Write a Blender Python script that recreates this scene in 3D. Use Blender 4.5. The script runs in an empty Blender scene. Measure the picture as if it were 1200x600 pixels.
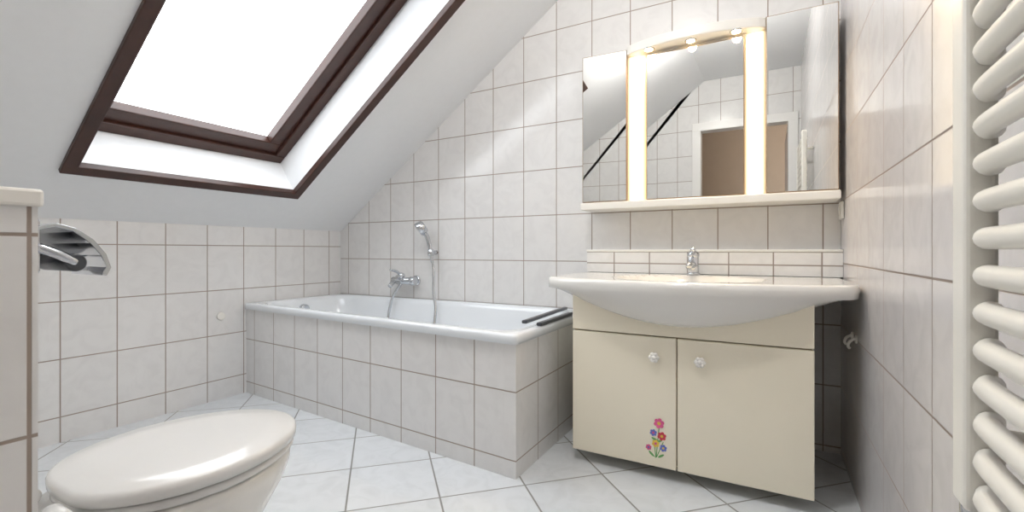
import bpy, bmesh, math
from mathutils import Vector, Matrix
scene=bpy.context.scene
scene.view_settings.view_transform='Standard'
scene.view_settings.exposure=0.18
H=0.83; D=2.30; XR=0.26; XL=-2.68; YF=-0.6; ZC=2.5
# ---------------------------------------------------------------- materials
def nmat(name):
    m=bpy.data.materials.new(name); m.use_nodes=True
    nt=m.node_tree; b=nt.nodes['Principled BSDF']
    return m,nt,b
def mat(name,col,rough=.5,metal=0.,noise=.0,nscale=8,emis=None,es=0,coat=0,bump=0):
    m,nt,b=nmat(name)
    b.inputs['Base Color'].default_value=(*col,1)
    b.inputs['Roughness'].default_value=rough
    b.inputs['Metallic'].default_value=metal
    b.inputs['Coat Weight'].default_value=coat
    if emis:
        b.inputs['Emission Color'].default_value=(*emis,1)
        b.inputs['Emission Strength'].default_value=es
    if noise>0 or bump>0:
        tc=nt.nodes.new('ShaderNodeTexCoord'); n=nt.nodes.new('ShaderNodeTexNoise')
        n.inputs['Scale'].default_value=nscale; n.inputs['Detail'].default_value=4
        nt.links.new(tc.outputs['Object'],n.inputs['Vector'])
        mx=nt.nodes.new('ShaderNodeMix'); mx.data_type='RGBA'
        mx.inputs[6].default_value=(*[c*(1-noise) for c in col],1)
        mx.inputs[7].default_value=(*[min(1,c*(1+noise)) for c in col],1)
        nt.links.new(n.outputs['Fac'],mx.inputs[0]); nt.links.new(mx.outputs[2],b.inputs['Base Color'])
        if bump>0:
            bp=nt.nodes.new('ShaderNodeBump'); bp.inputs['Strength'].default_value=bump; bp.inputs['Distance'].default_value=.002
            nt.links.new(n.outputs['Fac'],bp.inputs['Height']); nt.links.new(bp.outputs['Normal'],b.inputs['Normal'])
    return m
def tile_mat(name,base,vein,grout,axes,w,h,ou,ov,g=.0045,rough=.15,var=.03):
    m,nt,b=nmat(name); N=nt.nodes; L=nt.links
    def M(op,a,c=None,d=None):
        n=N.new('ShaderNodeMath'); n.operation=op
        for i,v in enumerate((a,c,d)):
            if v is None: continue
            if isinstance(v,(int,float)): n.inputs[i].default_value=v
            else: L.new(v,n.inputs[i])
        return n.outputs[0]
    geo=N.new('ShaderNodeNewGeometry'); sp=N.new('ShaderNodeSeparateXYZ'); L.new(geo.outputs['Position'],sp.inputs[0])
    X,Y,Z=sp.outputs
    if axes=='XZ': u,v=X,Z
    elif axes=='YZ': u,v=Y,Z
    elif axes=='XY': u,v=X,Y
    else:
        u=M('MULTIPLY',M('ADD',X,Y),.70711); v=M('MULTIPLY',M('SUBTRACT',Y,X),.70711)
    u=M('SUBTRACT',u,ou); v=M('SUBTRACT',v,ov)
    du=M('PINGPONG',u,w/2); dv=M('PINGPONG',v,h/2)
    dd=M('MINIMUM',du,dv)
    mr=N.new('ShaderNodeMapRange'); mr.interpolation_type='SMOOTHSTEP'
    mr.inputs['From Min'].default_value=g*.35; mr.inputs['From Max'].default_value=g*.7
    L.new(dd,mr.inputs['Value'])
    cu=M('FLOOR',M('DIVIDE',u,w)); cv=M('FLOOR',M('DIVIDE',v,h))
    cx=N.new('ShaderNodeCombineXYZ'); L.new(cu,cx.inputs[0]); L.new(cv,cx.inputs[1])
    wn=N.new('ShaderNodeTexWhiteNoise'); L.new(cx.outputs[0],wn.inputs['Vector'])
    va=N.new('ShaderNodeVectorMath'); va.operation='MULTIPLY_ADD'
    L.new(wn.outputs['Color'],va.inputs[0]); va.inputs[1].default_value=(5,5,5); L.new(geo.outputs['Position'],va.inputs[2])
    n=N.new('ShaderNodeTexNoise'); n.inputs['Scale'].default_value=10; n.inputs['Detail'].default_value=6; n.inputs['Distortion'].default_value=1.6
    L.new(va.outputs[0],n.inputs['Vector'])
    r2=N.new('ShaderNodeMapRange'); r2.inputs['From Min'].default_value=.42; r2.inputs['From Max'].default_value=.68
    L.new(n.outputs['Fac'],r2.inputs['Value'])
    mx=N.new('ShaderNodeMix'); mx.data_type='RGBA'; mx.inputs[6].default_value=(*base,1); mx.inputs[7].default_value=(*vein,1)
    L.new(r2.outputs[0],mx.inputs[0])
    hv=N.new('ShaderNodeHueSaturation'); L.new(mx.outputs[2],hv.inputs['Color'])
    L.new(M('ADD',M('MULTIPLY',wn.outputs['Value'],var),1-var/2),hv.inputs['Value'])
    m2=N.new('ShaderNodeMix'); m2.data_type='RGBA'; m2.inputs[6].default_value=(*grout,1)
    L.new(hv.outputs[0],m2.inputs[7]); L.new(mr.outputs[0],m2.inputs[0]); L.new(m2.outputs[2],b.inputs['Base Color'])
    L.new(M('SUBTRACT',.75,M('MULTIPLY',mr.outputs[0],.75-rough)),b.inputs['Roughness'])
    bp=N.new('ShaderNodeBump'); bp.inputs['Strength'].default_value=.4; bp.inputs['Distance'].default_value=.002
    L.new(M('ADD',mr.outputs[0],M('MULTIPLY',n.outputs['Fac'],.06)),bp.inputs['Height']); L.new(bp.outputs['Normal'],b.inputs['Normal'])
    return m
GR=(.34,.28,.24)
WB=(.80,.793,.785); WV=(.76,.752,.745)
t_back=tile_mat('tile_back',WB,WV,GR,'XZ',.2,.25,0.0,.025)
t_left=tile_mat('tile_left',WB,WV,GR,'YZ',.2,.25,.0,.11)
t_right_shaded=tile_mat('tile_right_shaded',(.69,.672,.675),(.64,.62,.625),(.27,.22,.19),'YZ',.2,.25,.1,.03)  # same wall tile, shade of this wall put into tile and grout colour
t_front=tile_mat('tile_front',WB,WV,GR,'XZ',.2,.25,0.0,.025)
t_tubf=tile_mat('tile_tub_front',WB,WV,GR,'XZ',.2,.25,-.79,.065)
t_tube=tile_mat('tile_tub_end',WB,WV,GR,'YZ',.2,.25,1.457,.065)
t_part=tile_mat('tile_partition',WB,WV,GR,'YZ',.2,.25,.01,.10)
t_floor=tile_mat('tile_floor',(.76,.79,.82),(.70,.73,.755),(.28,.28,.27),'D',.3,.3,.195,.06,g=.006,rough=.2,var=.04)
t_splash=tile_mat('tile_splash',(.85,.83,.80),(.8,.78,.75),GR,'XZ',.17,.055,.02,.0,g=.005)
paint=mat('white_paint',(.86,.87,.88),.8,noise=.02,nscale=30,bump=.15)
brown=mat('dark_stained_wood',(.05,.018,.011),.35,noise=.35,nscale=14)
acryl=mat('tub_enamel',(.84,.875,.91),.08,coat=.5,noise=.01,nscale=2)
ceram=mat('ceramic',(.82,.81,.78),.1,coat=.6,noise=.01,nscale=2)
seatm=mat('toilet_plastic',(.76,.755,.74),.22,coat=.3,noise=.02,nscale=5)
cream=mat('cream_lacquer',(.90,.84,.69),.35,noise=.02,nscale=4)
gap_shade=mat('door_gap_shade',(.35,.28,.19),.6,noise=.05)  # dark colour standing in for shade inside the door gaps
whitel=mat('white_lacquer',(.86,.84,.79),.3,noise=.01)
chrome=mat('chrome',(.62,.64,.67),.12,1.0,noise=.03,nscale=20)
mirror=mat('mirror_glass',(.90,.91,.90),.0,1.0)
mframe=mat('mirror_edge',(.35,.25,.16),.4,noise=.05)
black=mat('dark_plastic',(.06,.065,.075),.35,noise=.1)
radm=mat('radiator_enamel',(.86,.84,.78),.3,noise=.01)
# lit diffuser: glow falls off from the tube in the middle of the strip to its edges
strip,nt,b=nmat('light_strip')
b.inputs['Base Color'].default_value=(.5,.42,.3,1); b.inputs['Roughness'].default_value=.4
geo=nt.nodes.new('ShaderNodeNewGeometry'); sp=nt.nodes.new('ShaderNodeSeparateXYZ'); nt.links.new(geo.outputs['Position'],sp.inputs[0])
def mth(op,a,c):
    n=nt.nodes.new('ShaderNodeMath'); n.operation=op
    for i,v in enumerate((a,c)):
        if isinstance(v,(int,float)): n.inputs[i].default_value=v
        else: nt.links.new(v,n.inputs[i])
    return n.outputs[0]
d1=mth('ABSOLUTE',mth('SUBTRACT',sp.outputs[0],-.5325),0); d2=mth('ABSOLUTE',mth('SUBTRACT',sp.outputs[0],-.0465),0)
dm=mth('MINIMUM',d1,d2)
mr=nt.nodes.new('ShaderNodeMapRange'); mr.inputs['From Min'].default_value=.006; mr.inputs['From Max'].default_value=.04; mr.inputs['To Min'].default_value=0; mr.inputs['To Max'].default_value=1
nt.links.new(dm,mr.inputs['Value'])
cr=nt.nodes.new('ShaderNodeMix'); cr.data_type='RGBA'; cr.inputs[6].default_value=(2.4,2.0,1.35,1); cr.inputs[7].default_value=(.95,.66,.28,1)
nt.links.new(mr.outputs[0],cr.inputs[0]); nt.links.new(cr.outputs[2],b.inputs['Emission Color']); b.inputs['Emission Strength'].default_value=1.0
bulbm=mat('halogen_glow',(1,.9,.7),.3,emis=(1,.75,.40),es=20,noise=.01)
crystal=mat('frosted_crystal',(.88,.86,.82),.1,coat=1,noise=.05,nscale=60)
hallw=mat('hall_paint',(.42,.33,.25),.8,noise=.05)
hallf=mat('hall_wood_floor',(.25,.15,.08),.5,noise=.3)
doorw=mat('door_white',(.85,.84,.82),.35,noise=.01)
def flat(n,c): return mat(n,c,.4,noise=.05)
pinkm=flat('petal_pink',(.75,.12,.3)); bluem=flat('petal_blue',(.15,.2,.6)); yelm=flat('petal_yellow',(.85,.6,.1)); grm=flat('leaf_green',(.15,.4,.12)); redm=flat('petal_red',(.6,.05,.08))
gl=bpy.data.materials.new('window_glass'); gl.use_nodes=True; nt=gl.node_tree; nt.nodes.clear()
o=nt.nodes.new('ShaderNodeOutputMaterial'); tr=nt.nodes.new('ShaderNodeBsdfTransparent'); gs=nt.nodes.new('ShaderNodeBsdfGlossy'); gs.inputs['Roughness'].default_value=.02
mx=nt.nodes.new('ShaderNodeMixShader'); mx.inputs[0].default_value=.05
nt.links.new(tr.outputs[0],mx.inputs[1]); nt.links.new(gs.outputs[0],mx.inputs[2]); nt.links.new(mx.outputs[0],o.inputs[0])
# ---------------------------------------------------------------- helpers
def empty(name,loc=(0,0,0)):
    e=bpy.data.objects.new(name,None); scene.collection.objects.link(e); e.location=loc; e.empty_display_size=.05
    bpy.context.view_layer.update(); return e
def mk(name,verts,faces,m,parent=None,smooth=False,bevel=0,seg=2,subsurf=0,fix=True):
    me=bpy.data.meshes.new(name); me.from_pydata([tuple(v) for v in verts],[],faces)
    if fix:
        bm=bmesh.new(); bm.from_mesh(me); bmesh.ops.recalc_face_normals(bm,faces=bm.faces); bm.to_mesh(me); bm.free()
    ob=bpy.data.objects.new(name,me); scene.collection.objects.link(ob)
    me.materials.append(m)
    if smooth or bevel:
        for p in me.polygons: p.use_smooth=smooth
    if bevel:
        b=ob.modifiers.new('b','BEVEL'); b.width=bevel; b.segments=seg; b.limit_method='ANGLE'
    if subsurf:
        s=ob.modifiers.new('s','SUBSURF'); s.levels=subsurf; s.render_levels=subsurf
    if parent:
        ob.parent=parent; ob.matrix_parent_inverse=parent.matrix_world.inverted()
    return ob
BF=[(0,1,2,3),(4,7,6,5),(0,4,5,1),(1,5,6,2),(2,6,7,3),(3,7,4,0)]
def box(name,x0,x1,y0,y1,z0,z1,m,parent=None,bevel=0,seg=2):
    v=[(x0,y0,z0),(x1,y0,z0),(x1,y1,z0),(x0,y1,z0),(x0,y0,z1),(x1,y0,z1),(x1,y1,z1),(x0,y1,z1)]
    return mk(name,v,BF,m,parent,bevel=bevel,seg=seg)
def prism(name,poly,axis,a0,a1,m,parent=None,bevel=0):
    n=len(poly); v=[]
    for a in (a0,a1):
        for p in poly:
            v.append((p[0],a,p[1]) if axis=='Y' else ((a,p[0],p[1]) if axis=='X' else (p[0],p[1],a)))
    f=[tuple(range(n)),tuple(range(2*n-1,n-1,-1))]+[(i,(i+1)%n,n+(i+1)%n,n+i) for i in range(n)]
    return mk(name,v,f,m,parent,bevel=bevel)
def loft(name,rings,m,parent=None,cap0=True,cap1=True,smooth=True,closed=True,subsurf=0):
    n=len(rings[0]); v=[p for r in rings for p in r]; f=[]
    for i in range(len(rings)-1):
        for j in range(n if closed else n-1):
            k=(j+1)%n; f.append((i*n+j,i*n+k,(i+1)*n+k,(i+1)*n+j))
    if cap0: f.append(tuple(range(n)))
    if cap1: f.append(tuple(range((len(rings)-1)*n,len(rings)*n)))
    return mk(name,v,f,m,parent,smooth=smooth,subsurf=subsurf)
def frame_of(d):
    d=Vector(d).normalized(); a=Vector((0,0,1)) if abs(d.z)<.9 else Vector((1,0,0))
    u=d.cross(a).normalized(); return d,u,d.cross(u)
def rod(name,p0,p1,r,m,parent=None,r1=None,n=24,ch=.15):
    p0=Vector(p0);p1=Vector(p1); r1=r if r1 is None else r1
    d,u,w=frame_of(p1-p0); L=(p1-p0).length; c=min(ch*min(r,r1),L*.3)
    rings=[]
    for (t,rr) in ((0,r-c),(c,r),(L-c,r1),(L,r1-c)):
        q=p0+d*t; rings.append([q+(u*math.cos(2*math.pi*k/n)+w*math.sin(2*math.pi*k/n))*rr for k in range(n)])
    ob=loft(name,rings,m,parent,smooth=True)
    for p in ob.data.polygons:
        if len(p.vertices)>4: p.use_smooth=False
    return ob
def catmull(P,k=8):
    P=[Vector(p) for p in P]; out=[]
    Q=[P[0]*2-P[1]]+P+[P[-1]*2-P[-2]]
    for i in range(1,len(Q)-2):
        a,b,c,d=Q[i-1:i+3]
        for s in range(k):
            t=s/k; out.append(.5*((2*b)+(c-a)*t+(2*a-5*b+4*c-d)*t*t+(3*b-a-3*c+d)*t**3))
    out.append(P[-1]); return out
def tube(name,P,r,m,parent=None,k=8,n=12,radii=None,sm=True):
    pts=catmull(P,k) if sm else [Vector(p) for p in P]; rings=[]; prev=None
    for i,p in enumerate(pts):
        d=(pts[min(i+1,len(pts)-1)]-pts[max(i-1,0)]).normalized()
        if prev is None: _,u,_w=frame_of(d)
        else: u=(prev-d*prev.dot(d)).normalized()
        w=d.cross(u); prev=u
        rr=r
        if radii:
            t=i/(len(pts)-1)*(len(radii)-1); j=min(int(t),len(radii)-2); rr=radii[j]*(1-(t-j))+radii[j+1]*(t-j)
        rings.append([p+(u*math.cos(2*math.pi*q/n)+w*math.sin(2*math.pi*q/n))*rr for q in range(n)])
    return loft(name,rings,m,parent)
def ball(name,c,r,m,parent=None,sc=(1,1,1)):
    bm=bmesh.new(); bmesh.ops.create_uvsphere(bm,u_segments=24,v_segments=14,radius=r)
    for v in bm.verts: v.co=Vector((v.co.x*sc[0]+c[0],v.co.y*sc[1]+c[1],v.co.z*sc[2]+c[2]))
    me=bpy.data.meshes.new(name); bm.to_mesh(me); bm.free(); me.materials.append(m)
    for p in me.polygons:p.use_smooth=True
    ob=bpy.data.objects.new(name,me); scene.collection.objects.link(ob)
    if parent: ob.parent=parent; ob.matrix_parent_inverse=parent.matrix_world.inverted()
    return ob
# ---------------------------------------------------------------- slope frame
SL=.7186; ca=1/math.sqrt(1+SL*SL); sa=SL*ca; ZB=.97
def S(s,y,d): return (XL+s*ca-d*sa, y, ZB+s*sa+d*ca)
def sbox(name,s0,s1,y0,y1,d0,d1,m,parent=None,bevel=0):
    v=[S(s0,y0,d0),S(s1,y0,d0),S(s1,y1,d0),S(s0,y1,d0),S(s0,y0,d1),S(s1,y0,d1),S(s1,y1,d1),S(s0,y1,d1)]
    return mk(name,v,BF,m,parent,bevel=bevel)
STOP=(ZC-ZB)/sa
XT=XL+STOP*ca
# ---------------------------------------------------------------- room shell
box('floor',XL-.1,XR+.1,YF-.1,D+.1,-.1,0,t_floor)
prof=[(XL-.08,0),(XR+.08,0),(XR+.08,ZC+.08),(XT,ZC+.08),(XL-.08,ZB+.04)]
prism('wall_back',prof,'Y',D,D+.1,t_back)
box('wall_left',XL-.12,XL,YF,D,0,ZB+.005,t_left)
box('wall_right',XR,XR+.1,YF,D,0,ZC,t_right_shaded)
DX0,DX1,DZ=-.60,.18,2.03
prism('wall_front',[(XL-.08,0),(DX0,0),(DX0,ZC+.05),(XT,ZC+.05),(XL-.08,ZB+.04)],'Y',YF-.1,YF,t_front)
box('wall_front_header',DX0,DX1,YF-.1,YF,DZ,ZC+.05,t_front)
box('wall_front_jamb',DX1,XR+.08,YF-.1,YF,0,ZC+.05,t_front)
box('ceiling',XT-.02,XR+.1,YF-.1,D+.1,ZC,ZC+.12,paint)
s0,s1,wy0,wy1=.345,1.95,.762,1.728; TH=.30
ce=empty('ceiling_slope',S(1,1,0))
sbox('slope_lower',-.12,s0,YF-.1,D+.1,0,TH,paint,ce)
sbox('slope_upper',s1,STOP+.05,YF-.1,D+.1,0,TH,paint,ce)
sbox('slope_near',s0,s1,YF-.1,wy0,0,TH,paint,ce)
sbox('slope_far',s0,s1,wy1,D+.1,0,TH,paint,ce)
# skylight
w=empty('window_1',S(1,1.2,.2))
c=.042
sbox('casing_bottom',s0-c,s0+.006,wy0-c,wy1+c,-.018,.014,brown,w,.004)
sbox('casing_top',s1-.006,s1+c,wy0-c,wy1+c,-.018,.014,brown,w,.004)
sbox('casing_left',s0,s1,wy0-c,wy0+.006,-.018,.014,brown,w,.004)
sbox('casing_right',s0,s1,wy1-.006,wy1+c,-.018,.014,brown,w,.004)
def ring(nm,a0,a1,b0,b1,t,d0,d1):
    sbox(nm+'_bottom',a0,a0+t,b0,b1,d0,d1,brown,w,.005); sbox(nm+'_top',a1-t,a1,b0,b1,d0,d1,brown,w,.005)
    sbox(nm+'_left',a0+t,a1-t,b0,b0+t,d0,d1,brown,w,.005); sbox(nm+'_right',a0+t,a1-t,b1-t,b1,d0,d1,brown,w,.005)
ring('frame',s0,s1,wy0,wy1,.055,.215,.30)
ring('sash',s0+.05,s1-.05,wy0+.05,wy1-.05,.075,.235,.29)
sbox('pane',s0+.11,s1-.11,wy0+.11,wy1-.11,.268,.274,gl,w)
# hall behind the door
dr=empty('door_1',((DX0+DX1)/2,YF,1))
box('frame_left',DX0-.06,DX0+.02,YF-.11,YF+.015,0,DZ+.06,doorw,dr,.004)
box('frame_right',DX1-.02,DX1+.06,YF-.11,YF+.015,0,DZ+.06,doorw,dr,.004)
box('frame_top',DX0-.06,DX1+.06,YF-.11,YF+.016,DZ-.02,DZ+.06,doorw,dr,.004)
box('leaf',DX1-.02,DX1+.02,YF-.86,YF-.115,.005,DZ-.03,doorw,dr,.003)
rod('handle',(DX1-.02,YF-.8,1.02),(DX1-.08,YF-.8,1.02),.01,chrome,dr)
box('floor_hall',-1.4,1.3,-2.6,YF-.1,-.1,0,hallf)
box('wall_hall_far',-1.4,1.3,-2.7,-2.6,0,2.5,hallw)
box('wall_hall_left',-1.5,-1.4,-2.6,YF-.1,0,2.5,hallw)
box('wall_hall_right',1.3,1.4,-2.6,YF-.1,0,2.5,hallw)
box('ceiling_hall',-1.5,1.4,-2.7,YF-.1,2.5,2.6,hallw)
# ---------------------------------------------------------------- bathtub
FL=(XL+.002,1.60);FR=(-.79,1.457);BR=(-.79,D-.002);BL=(XL+.002,D-.002)
LT,WT=1.9,.78
def quad(a,b):
    a/=LT;b/=WT
    x=(FL[0]*(1-a)+FR[0]*a)*(1-b)+(BL[0]*(1-a)+BR[0]*a)*b
    y=(FL[1]*(1-a)+FR[1]*a)*(1-b)+(BL[1]*(1-a)+BR[1]*a)*b
    return x,y
def rrect(il,ir,ifr,ib,r,n=8):
    x0,x1,y0,y1=il,LT-ir,ifr,WT-ib; P=[]
    for cx,cy,a0 in ((x1-r,y1-r,0),(x0+r,y1-r,90),(x0+r,y0+r,180),(x1-r,y0+r,270)):
        for k in range(n+1):
            a=math.radians(a0+90*k/n); P.append((cx+r*math.cos(a),cy+r*math.sin(a)))
    return P
def tr_(i,r,z,n=8):
    return [(*quad(a,b),z) for a,b in rrect(*i,r,n)]
tb=empty('bathtub',(-1.7,1.9,.2))
RT=.527
rings=[tr_((.004,.02,.02,.004),.012,RT-.04),tr_((0,0,0,0),.018,RT-.036),tr_((0,0,0,0),.02,RT-.010),tr_((.003,.003,.003,.003),.02,RT-.003),tr_((.012,.012,.012,.012),.02,RT),
 tr_((.07,.06,.055,.055),.10,RT-.002),tr_((.078,.068,.062,.062),.11,RT-.008),tr_((.088,.078,.07,.07),.12,RT-.03),
 tr_((.12,.13,.085,.085),.15,RT-.15),tr_((.17,.24,.10,.10),.18,RT-.32),tr_((.20,.30,.13,.13),.16,RT-.38),tr_((.27,.38,.2,.2),.11,RT-.405)]
loft('shell',rings,acryl,tb,cap0=False,cap1=True)
ox,oy=quad(.105,.36)
rod('overflow_cap',(ox-.01,oy,.462),(ox+.022,oy,.459),.032,chrome,tb)
prism('front_panel',[(XL,1.615),(-.80,1.472),(-.80,1.52),(XL,1.66)],'Z',0,RT-.038,t_tubf,tb)
prism('end_panel',[(-.85,1.474),(-.7999,1.472),(-.7999,D-.001),(-.85,D-.001)],'Z',0,RT-.038,t_tube,tb)
# tub mixer
mxr=empty('bath_mixer_tap',(-2.05,D,.63))
X0=-2.05; zt=.64
rod('body',(X0-.075,D-.06,zt),(X0+.075,D-.06,zt),.022,chrome,mxr)
for sx in (-.075,.075):
    rod('escutcheon',(X0+sx,D-.012,zt),(X0+sx,D-.0005,zt),.033,chrome,mxr)
    rod('inlet',(X0+sx,D-.06,zt),(X0+sx,D-.01,zt),.018,chrome,mxr)
rod('valve_knob',(X0+.075,D-.06,zt),(X0+.115,D-.06,zt),.027,chrome,mxr)
ball('lever_hub',(X0,D-.062,zt+.028),.024,chrome,mxr)
tube('lever',[(X0,D-.065,zt+.035),(X0-.005,D-.10,zt+.06),(X0-.01,D-.15,zt+.072)],.008,chrome,mxr,radii=[.011,.009,.007])
tube('spout',[(X0,D-.07,zt),(X0,D-.13,zt-.005),(X0,D-.165,zt-.03)],.014,chrome,mxr)
# hand shower + hose
hs=empty('hand_shower',(-1.84,D,.85))
hx=-1.815
rod('wall_bracket',(hx,D-.0005,.82),(hx,D-.045,.82),.014,chrome,hs)
rod('bracket_ring',(hx+.004,D-.06,.80),(hx-.004,D-.054,.84),.019,chrome,hs)
tube('handle',[(hx+.012,D-.055,.76),(hx,D-.06,.83),(hx-.015,D-.07,.91),(hx-.04,D-.09,.965)],.011,chrome,hs,radii=[.010,.012,.014,.015])
rod('spray_head',(hx-.028,D-.080,.985),(hx-.058,D-.108,.955),.040,chrome,hs,r1=.045)
tube('hose',[(hx+.012,D-.055,.765),(hx+.025,D-.06,.70),(hx+.045,D-.085,.58),(hx+.075,D-.105,.47),(hx+.07,D-.15,.33),(hx-.05,D-.2,.24),(X0+.02,D-.19,.25),(X0-.05,D-.13,.38),(X0-.045,D-.10,.52),(X0-.01,D-.075,.60),(X0,D-.06,zt-.02)],.0085,chrome,hs)
# dark slats on the tub rim
bt=empty('bath_rack',(-.85,1.9,RT))
for i,(a,b) in enumerate((((-.885,1.70),(-.915,2.22)),((-.805,1.675),(-.815,2.04)))):
    d=Vector((b[0]-a[0],b[1]-a[1],0)).normalized(); p=Vector((-d.y,d.x,0))*.012
    A=Vector((*a,RT+.0005));B=Vector((*b,RT+.0005)); up=Vector((0,0,.014))
    v=[A-p,B-p,B+p,A+p,A-p+up,B-p+up,B+p+up,A+p+up]; mk('slat_%d'%i,v,BF,black,bt,bevel=.004)
# wall cap
rod('wall_cap',(XL+.0005,1.47,.465),(XL+.006,1.47,.465),.022,whitel)
# ---------------------------------------------------------------- partition + holder + toilet
pt=empty('toilet_partition',(-.8,.1,.4))
box('body',XL,-.80,.03,.218,0,.885,t_part,pt)
box('cap',XL,-.795,.025,.223,.885,.907,whitel,pt,.004)
th=empty('toilet_paper_holder',(-.88,.22,.85))
box('back_plate',-.925,-.825,.2185,.228,.80,.872,chrome,th,.004)
P0=[(.224,.862),(.242,.867),(.262,.861),(.281,.846),(.295,.826),(.301,.806),(.296,.795),(.290,.795)]
ins=[(.291,.801),(.295,.807),(.289,.824),(.277,.841),(.260,.856),(.242,.862),(.224,.857)]
prism('cover',P0+ins,'X',-.93,-.824,chrome,th,.0008)
prism('cover_side',[(.226,.860),(.242,.863),(.260,.857),(.278,.842),(.290,.824),(.28,.812),(.25,.805),(.226,.81)],'X',-.929,-.926,chrome,th)
rod('rod',(-.823,.262,.814),(-.929,.262,.814),.012,black,th)
tube('arm',[(-.828,.225,.835),(-.824,.245,.825),(-.826,.262,.814)],.006,chrome,th)
tx=-.99
tl=empty('toilet',(tx,.45,.2))
def egg(cx,cy,hw,lb,lf,z,n=48):
    R=[]
    for k in range(n):
        a=2*math.pi*k/n; cxx=math.cos(a); sy=math.sin(a)
        q=2.0 if sy>0 else 3.4
        x=hw*math.copysign(abs(cxx)**(2/q),cxx); yy=math.copysign(abs(sy)**(2/q),sy)
        y=(lf if sy>0 else lb)*yy
        if sy<0: x*=1-.30*abs(yy)**1.5
        R.append((cx+x*.93,cy+y,z))
    return R
def toilet_rings(L): return [egg(tx,cy,hw,lb,lf,z) for (z,cy,hw,lb,lf) in L]
loft('bowl',toilet_rings([(0,.42,.12,.18,.13),(.01,.42,.125,.185,.135),(.05,.42,.113,.18,.125),(.15,.42,.112,.18,.125),(.23,.43,.125,.18,.15),(.30,.44,.152,.19,.18),(.36,.455,.172,.195,.205),(.39,.46,.178,.195,.212),(.406,.46,.178,.195,.212),(.412,.46,.172,.19,.207)]),ceram,tl)
loft('seat',toilet_rings([(.414,.46,.176,.16,.214),(.418,.46,.181,.165,.220),(.426,.46,.181,.165,.220),(.430,.46,.176,.16,.215)]),seatm,tl)
loft('lid',toilet_rings([(.432,.462,.180,.165,.216),(.435,.462,.186,.171,.222),(.448,.462,.187,.172,.223),(.454,.462,.185,.170,.221),(.457,.462,.179,.164,.215),(.459,.462,.13,.12,.15),(.4593,.462,.05,.05,.05)]),seatm,tl)
for sx in (-.065,.065):
    rod('hinge',(tx+sx-.022,.272,.433),(tx+sx+.022,.272,.433),.015,seatm,tl)
box('rear_mount',tx-.11,tx+.11,.2185,.29,.05,.412,ceram,tl,.02,4)
# ---------------------------------------------------------------- vanity
vb=empty('washbasin_vanity',(-.27,2.0,.3))
cx0,cx1,cy0=-.679,.128,1.722
box('carcass',cx0+.003,cx1-.003,cy0+.02,D-.001,.05,.69,cream,vb,.002)
box('front_rail',cx0,cx1,cy0,cy0+.019,.521,.69,cream,vb,.003)
box('door_left',cx0,-.286,cy0,cy0+.019,.045,.516,cream,vb,.003)
box('door_right',-.282,cx1,cy0,cy0+.019,.045,.516,cream,vb,.003)
box('gap_shadow_board',cx0+.006,cx1-.006,cy0+.012,cy0+.021,.06,.68,gap_shade,vb)  # dark sheet behind the doors, paints the gap shade
def knob(nm,x,z):
    k=vb
    rod(nm+'_stem',(x,cy0+.001,z),(x,cy0-.012,z),.006,chrome,k)
    for i in range(6):
        a=i*math.pi/3; ball(nm+'_petal',(x+.011*math.cos(a),cy0-.016,z+.011*math.sin(a)),.0085,crystal,k,(1,.6,1))
    ball(nm+'_centre',(x,cy0-.02,z),.008,crystal,k,(1,.7,1))
knob('knob_left',-.36,.445); knob('knob_right',-.205,.445)
st=empty('flower_sticker',(-.35,cy0,.2))
def flower(x,z,r,m,m2):
    y=cy0-.0012
    for i in range(6):
        a=i*math.pi/3+.3; px=x+r*.62*math.cos(a); pz=z+r*.62*math.sin(a)
        n=12; v=[(px+r*.38*math.cos(2*math.pi*k/n),y-.0001*i,pz+r*.38*math.sin(2*math.pi*k/n)) for k in range(n)]
        mk('petal',v,[tuple(range(n))],m,st,fix=False)
    n=12; v=[(x+r*.33*math.cos(2*math.pi*k/n),y-.001,z+r*.33*math.sin(2*math.pi*k/n)) for k in range(n)]
    mk('flower_centre',v,[tuple(range(n))],m2,st,fix=False)
flower(-.345,.205,.019,pinkm,yelm); flower(-.365,.168,.013,bluem,pinkm); flower(-.335,.160,.016,redm,yelm)
flower(-.357,.130,.014,yelm,pinkm); flower(-.382,.112,.011,pinkm,bluem); flower(-.33,.118,.013,bluem,yelm)
for i,(a,b) in enumerate((((-.345,.19),(-.355,.08)),((-.365,.15),(-.356,.08)),((-.33,.14),(-.354,.08)),((-.38,.1),(-.356,.078)))):
    v=[(a[0]-.0015,cy0-.0008,a[1]),(a[0]+.0015,cy0-.0008,a[1]),(b[0]+.0015,cy0-.0008,b[1]),(b[0]-.0015,cy0-.0008,b[1])]
    mk('stem_%d'%i,v,[(0,1,2,3)],grm,st,fix=False)
for i,(x,z,a) in enumerate(((-.372,.09,2.4),(-.338,.088,.6),(-.36,.145,2.8),(-.345,.14,.5))):
    n=10; v=[]
    for k in range(n):
        q=2*math.pi*k/n; lx=.013*math.cos(q); lz=.004*math.sin(q)
        v.append((x+lx*math.cos(a)-lz*math.sin(a),cy0-.0009,z+lx*math.sin(a)+lz*math.cos(a)))
    mk('leaf_%d'%i,v,[tuple(range(n))],grm,st,fix=False)
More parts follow.
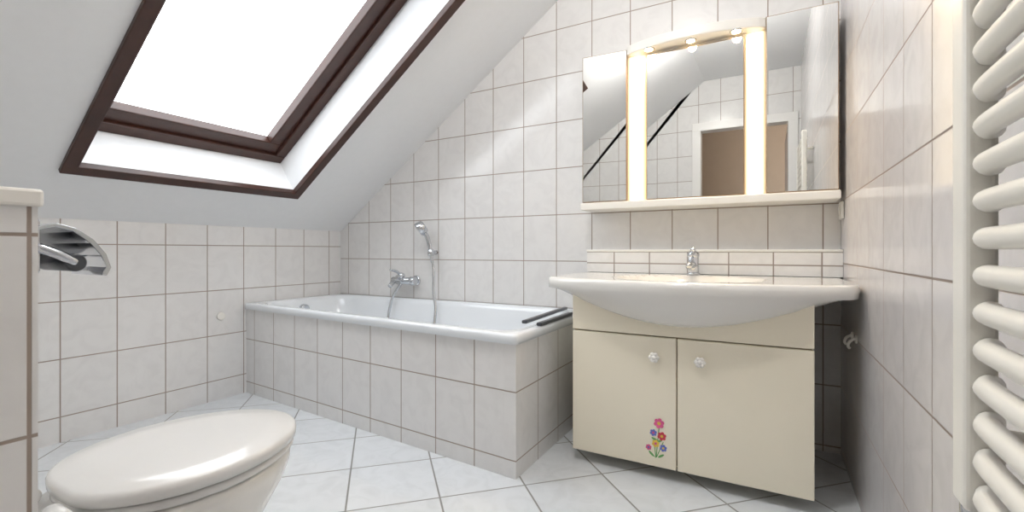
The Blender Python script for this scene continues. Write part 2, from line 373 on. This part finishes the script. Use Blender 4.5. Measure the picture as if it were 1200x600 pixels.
# washbasin
bx0,bx1=-.812,.256; bc=(bx0+bx1)/2; hw=(bx1-bx0)/2; ZT=.724
n=72; rings=[]
for i in range(n+1):
    q=-math.cos(math.pi*i/n); x=bc+hw*q; a=abs(q)
    yf=1.605+.13*a**2.2
    yf+= .07*max(0,(a-.93)/.07)**2
    yb=D-.002
    Bv=.118*max(0,1-(a/.90)**2.0)**1.1 if a<.90 else 0
    th_=.050
    sec=[]
    e=min(1,(1-a)/.02)**.5 if a>.98 else 1
    th2=th_*(.35+.65*e)
    zm=ZT-th_*.5
    def ztop(y):
        bowl=((x-bc)/(hw*.50))**2+((y-1.88)/.20)**2
        d=0
        if bowl<1: d=.11*(1-bowl)**.6
        return (zm+th2*.5)-d
    for k in range(25):
        y=yb+(yf+.012-yb)*k/24; sec.append((x,y,ztop(y)))
    sec.append((x,yf+.003,zm+th2*.38)); sec.append((x,yf,zm+th2*.1)); sec.append((x,yf+.003,zm-th2*.35))
    for k in range(1,13):
        t=k/12; y=yf+.012+(yb-yf-.012)*t; s=min(1,(y-yf)/.13); g=math.sin(s*math.pi/2)**.7
        sec.append((x,y,zm-th2*.5-Bv*g))
    rings.append(sec)
loft('basin',rings,ceram,vb)
fx=-.285
bf=empty('basin_mixer_tap',(fx,2.17,ZT))
rod('base',(fx,2.15,ZT),(fx,2.15,ZT+.012),.028,chrome,bf)
rod('body',(fx,2.15,ZT+.01),(fx,2.145,ZT+.085),.024,chrome,bf,r1=.023)
tube('spout',[(fx,2.15,ZT+.04),(fx,2.10,ZT+.05),(fx,2.03,ZT+.047),(fx,2.015,ZT+.038)],.013,chrome,bf,radii=[.016,.014,.013,.012])
ball('lever_cap',(fx,2.145,ZT+.088),.026,chrome,bf,(1,1,.8))
tube('lever',[(fx,2.145,ZT+.098),(fx+.004,2.11,ZT+.108),(fx+.008,2.07,ZT+.112)],.007,chrome,bf,radii=[.014,.012,.009])
# splash ledge
lg=empty('splash_ledge',(-.3,2.26,.77))
box('tiles',-.80,XR-.001,2.225,D-.001,.7255,.825,t_splash,lg)
box('top_edge',-.803,XR-.001,2.221,D-.001,.825,.836,whitel,lg,.003)
# ---------------------------------------------------------------- mirror cabinet
mc=empty('mirror_cabinet',(-.28,2.2,1.4))
y0=2.15; zb=1.055; ztp=1.785
box('shelf',-.80,.243,y0-.02,D-.001,1.028,1.062,whitel,mc,.005)
box('carcass',-.79,.235,y0+.02,D-.001,1.05,ztp-.005,whitel,mc,.003)
def mpanel(nm,x0,x1,z0,z1,y,rot=0):
    a=box(nm+'_edge',x0,x1,y,y+.02,z0,z1,mframe,None)
    b=box(nm+'_glass',x0+.003,x1-.003,y-.002,y+.004,z0+.003,z1-.003,mirror,None)
    for o in (a,b):
        if rot:
            R=Matrix.Translation((x1,y,0))@Matrix.Rotation(rot,4,'Z')@Matrix.Translation((-x1,-y,0))
            o.data.transform(R)
        o.parent=mc; o.matrix_parent_inverse=mc.matrix_world.inverted()
mpanel('mirror_left',-.791,-.578,zb+.01,ztp-.015,y0,math.radians(4))
mpanel('mirror_centre',-.487,-.086,zb+.01,1.725,y0)
mpanel('mirror_right',-.007,.238,zb+.01,ztp,y0)
box('light_strip_left',-.573,-.492,y0+.004,y0+.024,zb+.01,1.735,strip,mc,.008)
box('light_strip_right',-.081,-.012,y0+.004,y0+.024,zb+.01,1.735,strip,mc,.008)
pc=[]
for k in range(25):
    t=k/24; x=-.578+.571*t; pc.append((x,y0-.002-.065*math.sin(math.pi*t)**.7))
pc+= [(-.007,y0+.03),(-.578,y0+.03)]
prism('canopy',pc,'Z',1.742,1.785,whitel,mc,.006)
for i,x in enumerate((-.47,-.2925,-.115)):
    yy=y0-.026
    rod('halogen_ring_%d'%i,(x,yy,1.738),(x,yy,1.744),.024,chrome,mc)
    rod('halogen_%d'%i,(x,yy,1.7365),(x,yy,1.7385),.018,bulbm,mc)
    ld=bpy.data.lights.new('halogen_light','SPOT'); ld.energy=5; ld.color=(1,.72,.40); ld.spot_size=2.9; ld.spot_blend=.8; ld.shadow_soft_size=.02
    lo=bpy.data.objects.new('halogen_light_%d'%i,ld); lo.location=(x,yy,1.73); scene.collection.objects.link(lo); lo.parent=mc; lo.matrix_parent_inverse=mc.matrix_world.inverted()
# ---------------------------------------------------------------- right wall bits
sw=empty('wall_socket',(XR,2.245,1.0))
box('plate',XR-.010,XR-.0003,2.195,2.275,.955,1.025,whitel,sw,.004)
rod('insert',(XR-.0105,2.235,.99),(XR-.014,2.235,.99),.022,whitel,sw)
for i,y in enumerate((1.98,1.90)):
    hk=empty('towel_hook',(XR,y,.52))
    rod('rosette',(XR-.0003,y,.535),(XR-.006,y,.535),.014,whitel,hk)
    tube('hook',[(XR-.005,y,.538),(XR-.02,y,.527),(XR-.025,y,.512),(XR-.02,y,.503)],.0045,whitel,hk)
# radiator
rd=empty('towel_radiator',(.2,.45,1.0))
ry0,ry1=.16,.722
for nm,y in (('collector_far',ry1),('collector_near',ry0)):
    box(nm,.193,.223,y-.022,y+.022,.535,1.62,radm,rd,.008,4)
z=.560
while z<1.6:
    ym=(ry0+ry1)/2
    tube('bar_%04d'%int(z*1000),[(.216,ry1-.018,z),(.210,ry1-.035,z),(.204,ry1-.07,z),(.200,ym,z),(.204,ry0+.07,z),(.210,ry0+.035,z),(.216,ry0+.018,z)],.012,radm,rd,k=5,n=16)
    z+=.0405
for y in (ry0,ry1):
    for zz in (.62,1.5):
        rod('wall_mount',(.22,y,zz),(XR-.0003,y,zz),.009,radm,rd)
rod('valve',(.208,ry1,.49),(.208,ry1,.54),.013,chrome,rd)
rod('feed_pipe',(.208,ry1,.50),(XR-.0003,ry1,.49),.008,chrome,rd)
# ---------------------------------------------------------------- lights
lx,ly=-.50,.90
cl=empty('added_fill_lamp',(lx,ly,ZC))  # fill lamp added out of view to brighten the room and slope
rod('base',(lx,ly,ZC),(lx,ly,ZC-.03),.15,whitel,cl)
ball('shade',(lx,ly,ZC-.03),.14,mat('fill_lamp_opal',(.9,.9,.88),.4,emis=(1,.95,.88),es=1.5,noise=.01),cl,(1,1,.3))
ld=bpy.data.lights.new('added_fill_light','POINT'); ld.shadow_soft_size=.06; ld.energy=30; ld.color=(1,.97,.93)
lo=bpy.data.objects.new('added_fill_light',ld); lo.location=(lx,ly,ZC-.14); scene.collection.objects.link(lo); lo.parent=cl; lo.matrix_parent_inverse=cl.matrix_world.inverted()
ld=bpy.data.lights.new('hall_fill_light','POINT'); ld.energy=8; ld.color=(1,.85,.7); ld.shadow_soft_size=.1  # fill light added in the hall, without a visible fixture
lo=bpy.data.objects.new('hall_fill_light',ld); lo.location=(.3,-1.6,2.2); scene.collection.objects.link(lo)
# portal at skylight
pl=bpy.data.lights.new('skylight_portal','AREA'); pl.shape='RECTANGLE'; pl.size=s1-s0-.1; pl.size_y=wy1-wy0-.1; pl.cycles.is_portal=True
po=bpy.data.objects.new('skylight_portal',pl); scene.collection.objects.link(po)
cen=Vector(S((s0+s1)/2,(wy0+wy1)/2,.31))
R=Matrix(((ca,0,-sa),(0,1,0),(sa,0,ca)))
po.matrix_world=Matrix.Translation(cen)@R.to_4x4()
wd=bpy.data.worlds.new('World'); scene.world=wd; wd.use_nodes=True
bg=wd.node_tree.nodes['Background']; bg.inputs[0].default_value=(.92,.96,1,1); bg.inputs[1].default_value=4.7
# ---------------------------------------------------------------- camera
cd=bpy.data.cameras.new('camera'); cd.sensor_width=36; cd.lens=541/1200*36; cd.shift_y=-6/1200; cd.clip_start=.01
cam=bpy.data.objects.new('camera',cd); scene.collection.objects.link(cam); cam.location=(0,0,H)
cam.rotation_euler=(math.pi/2,0,math.radians(29))
scene.camera=cam
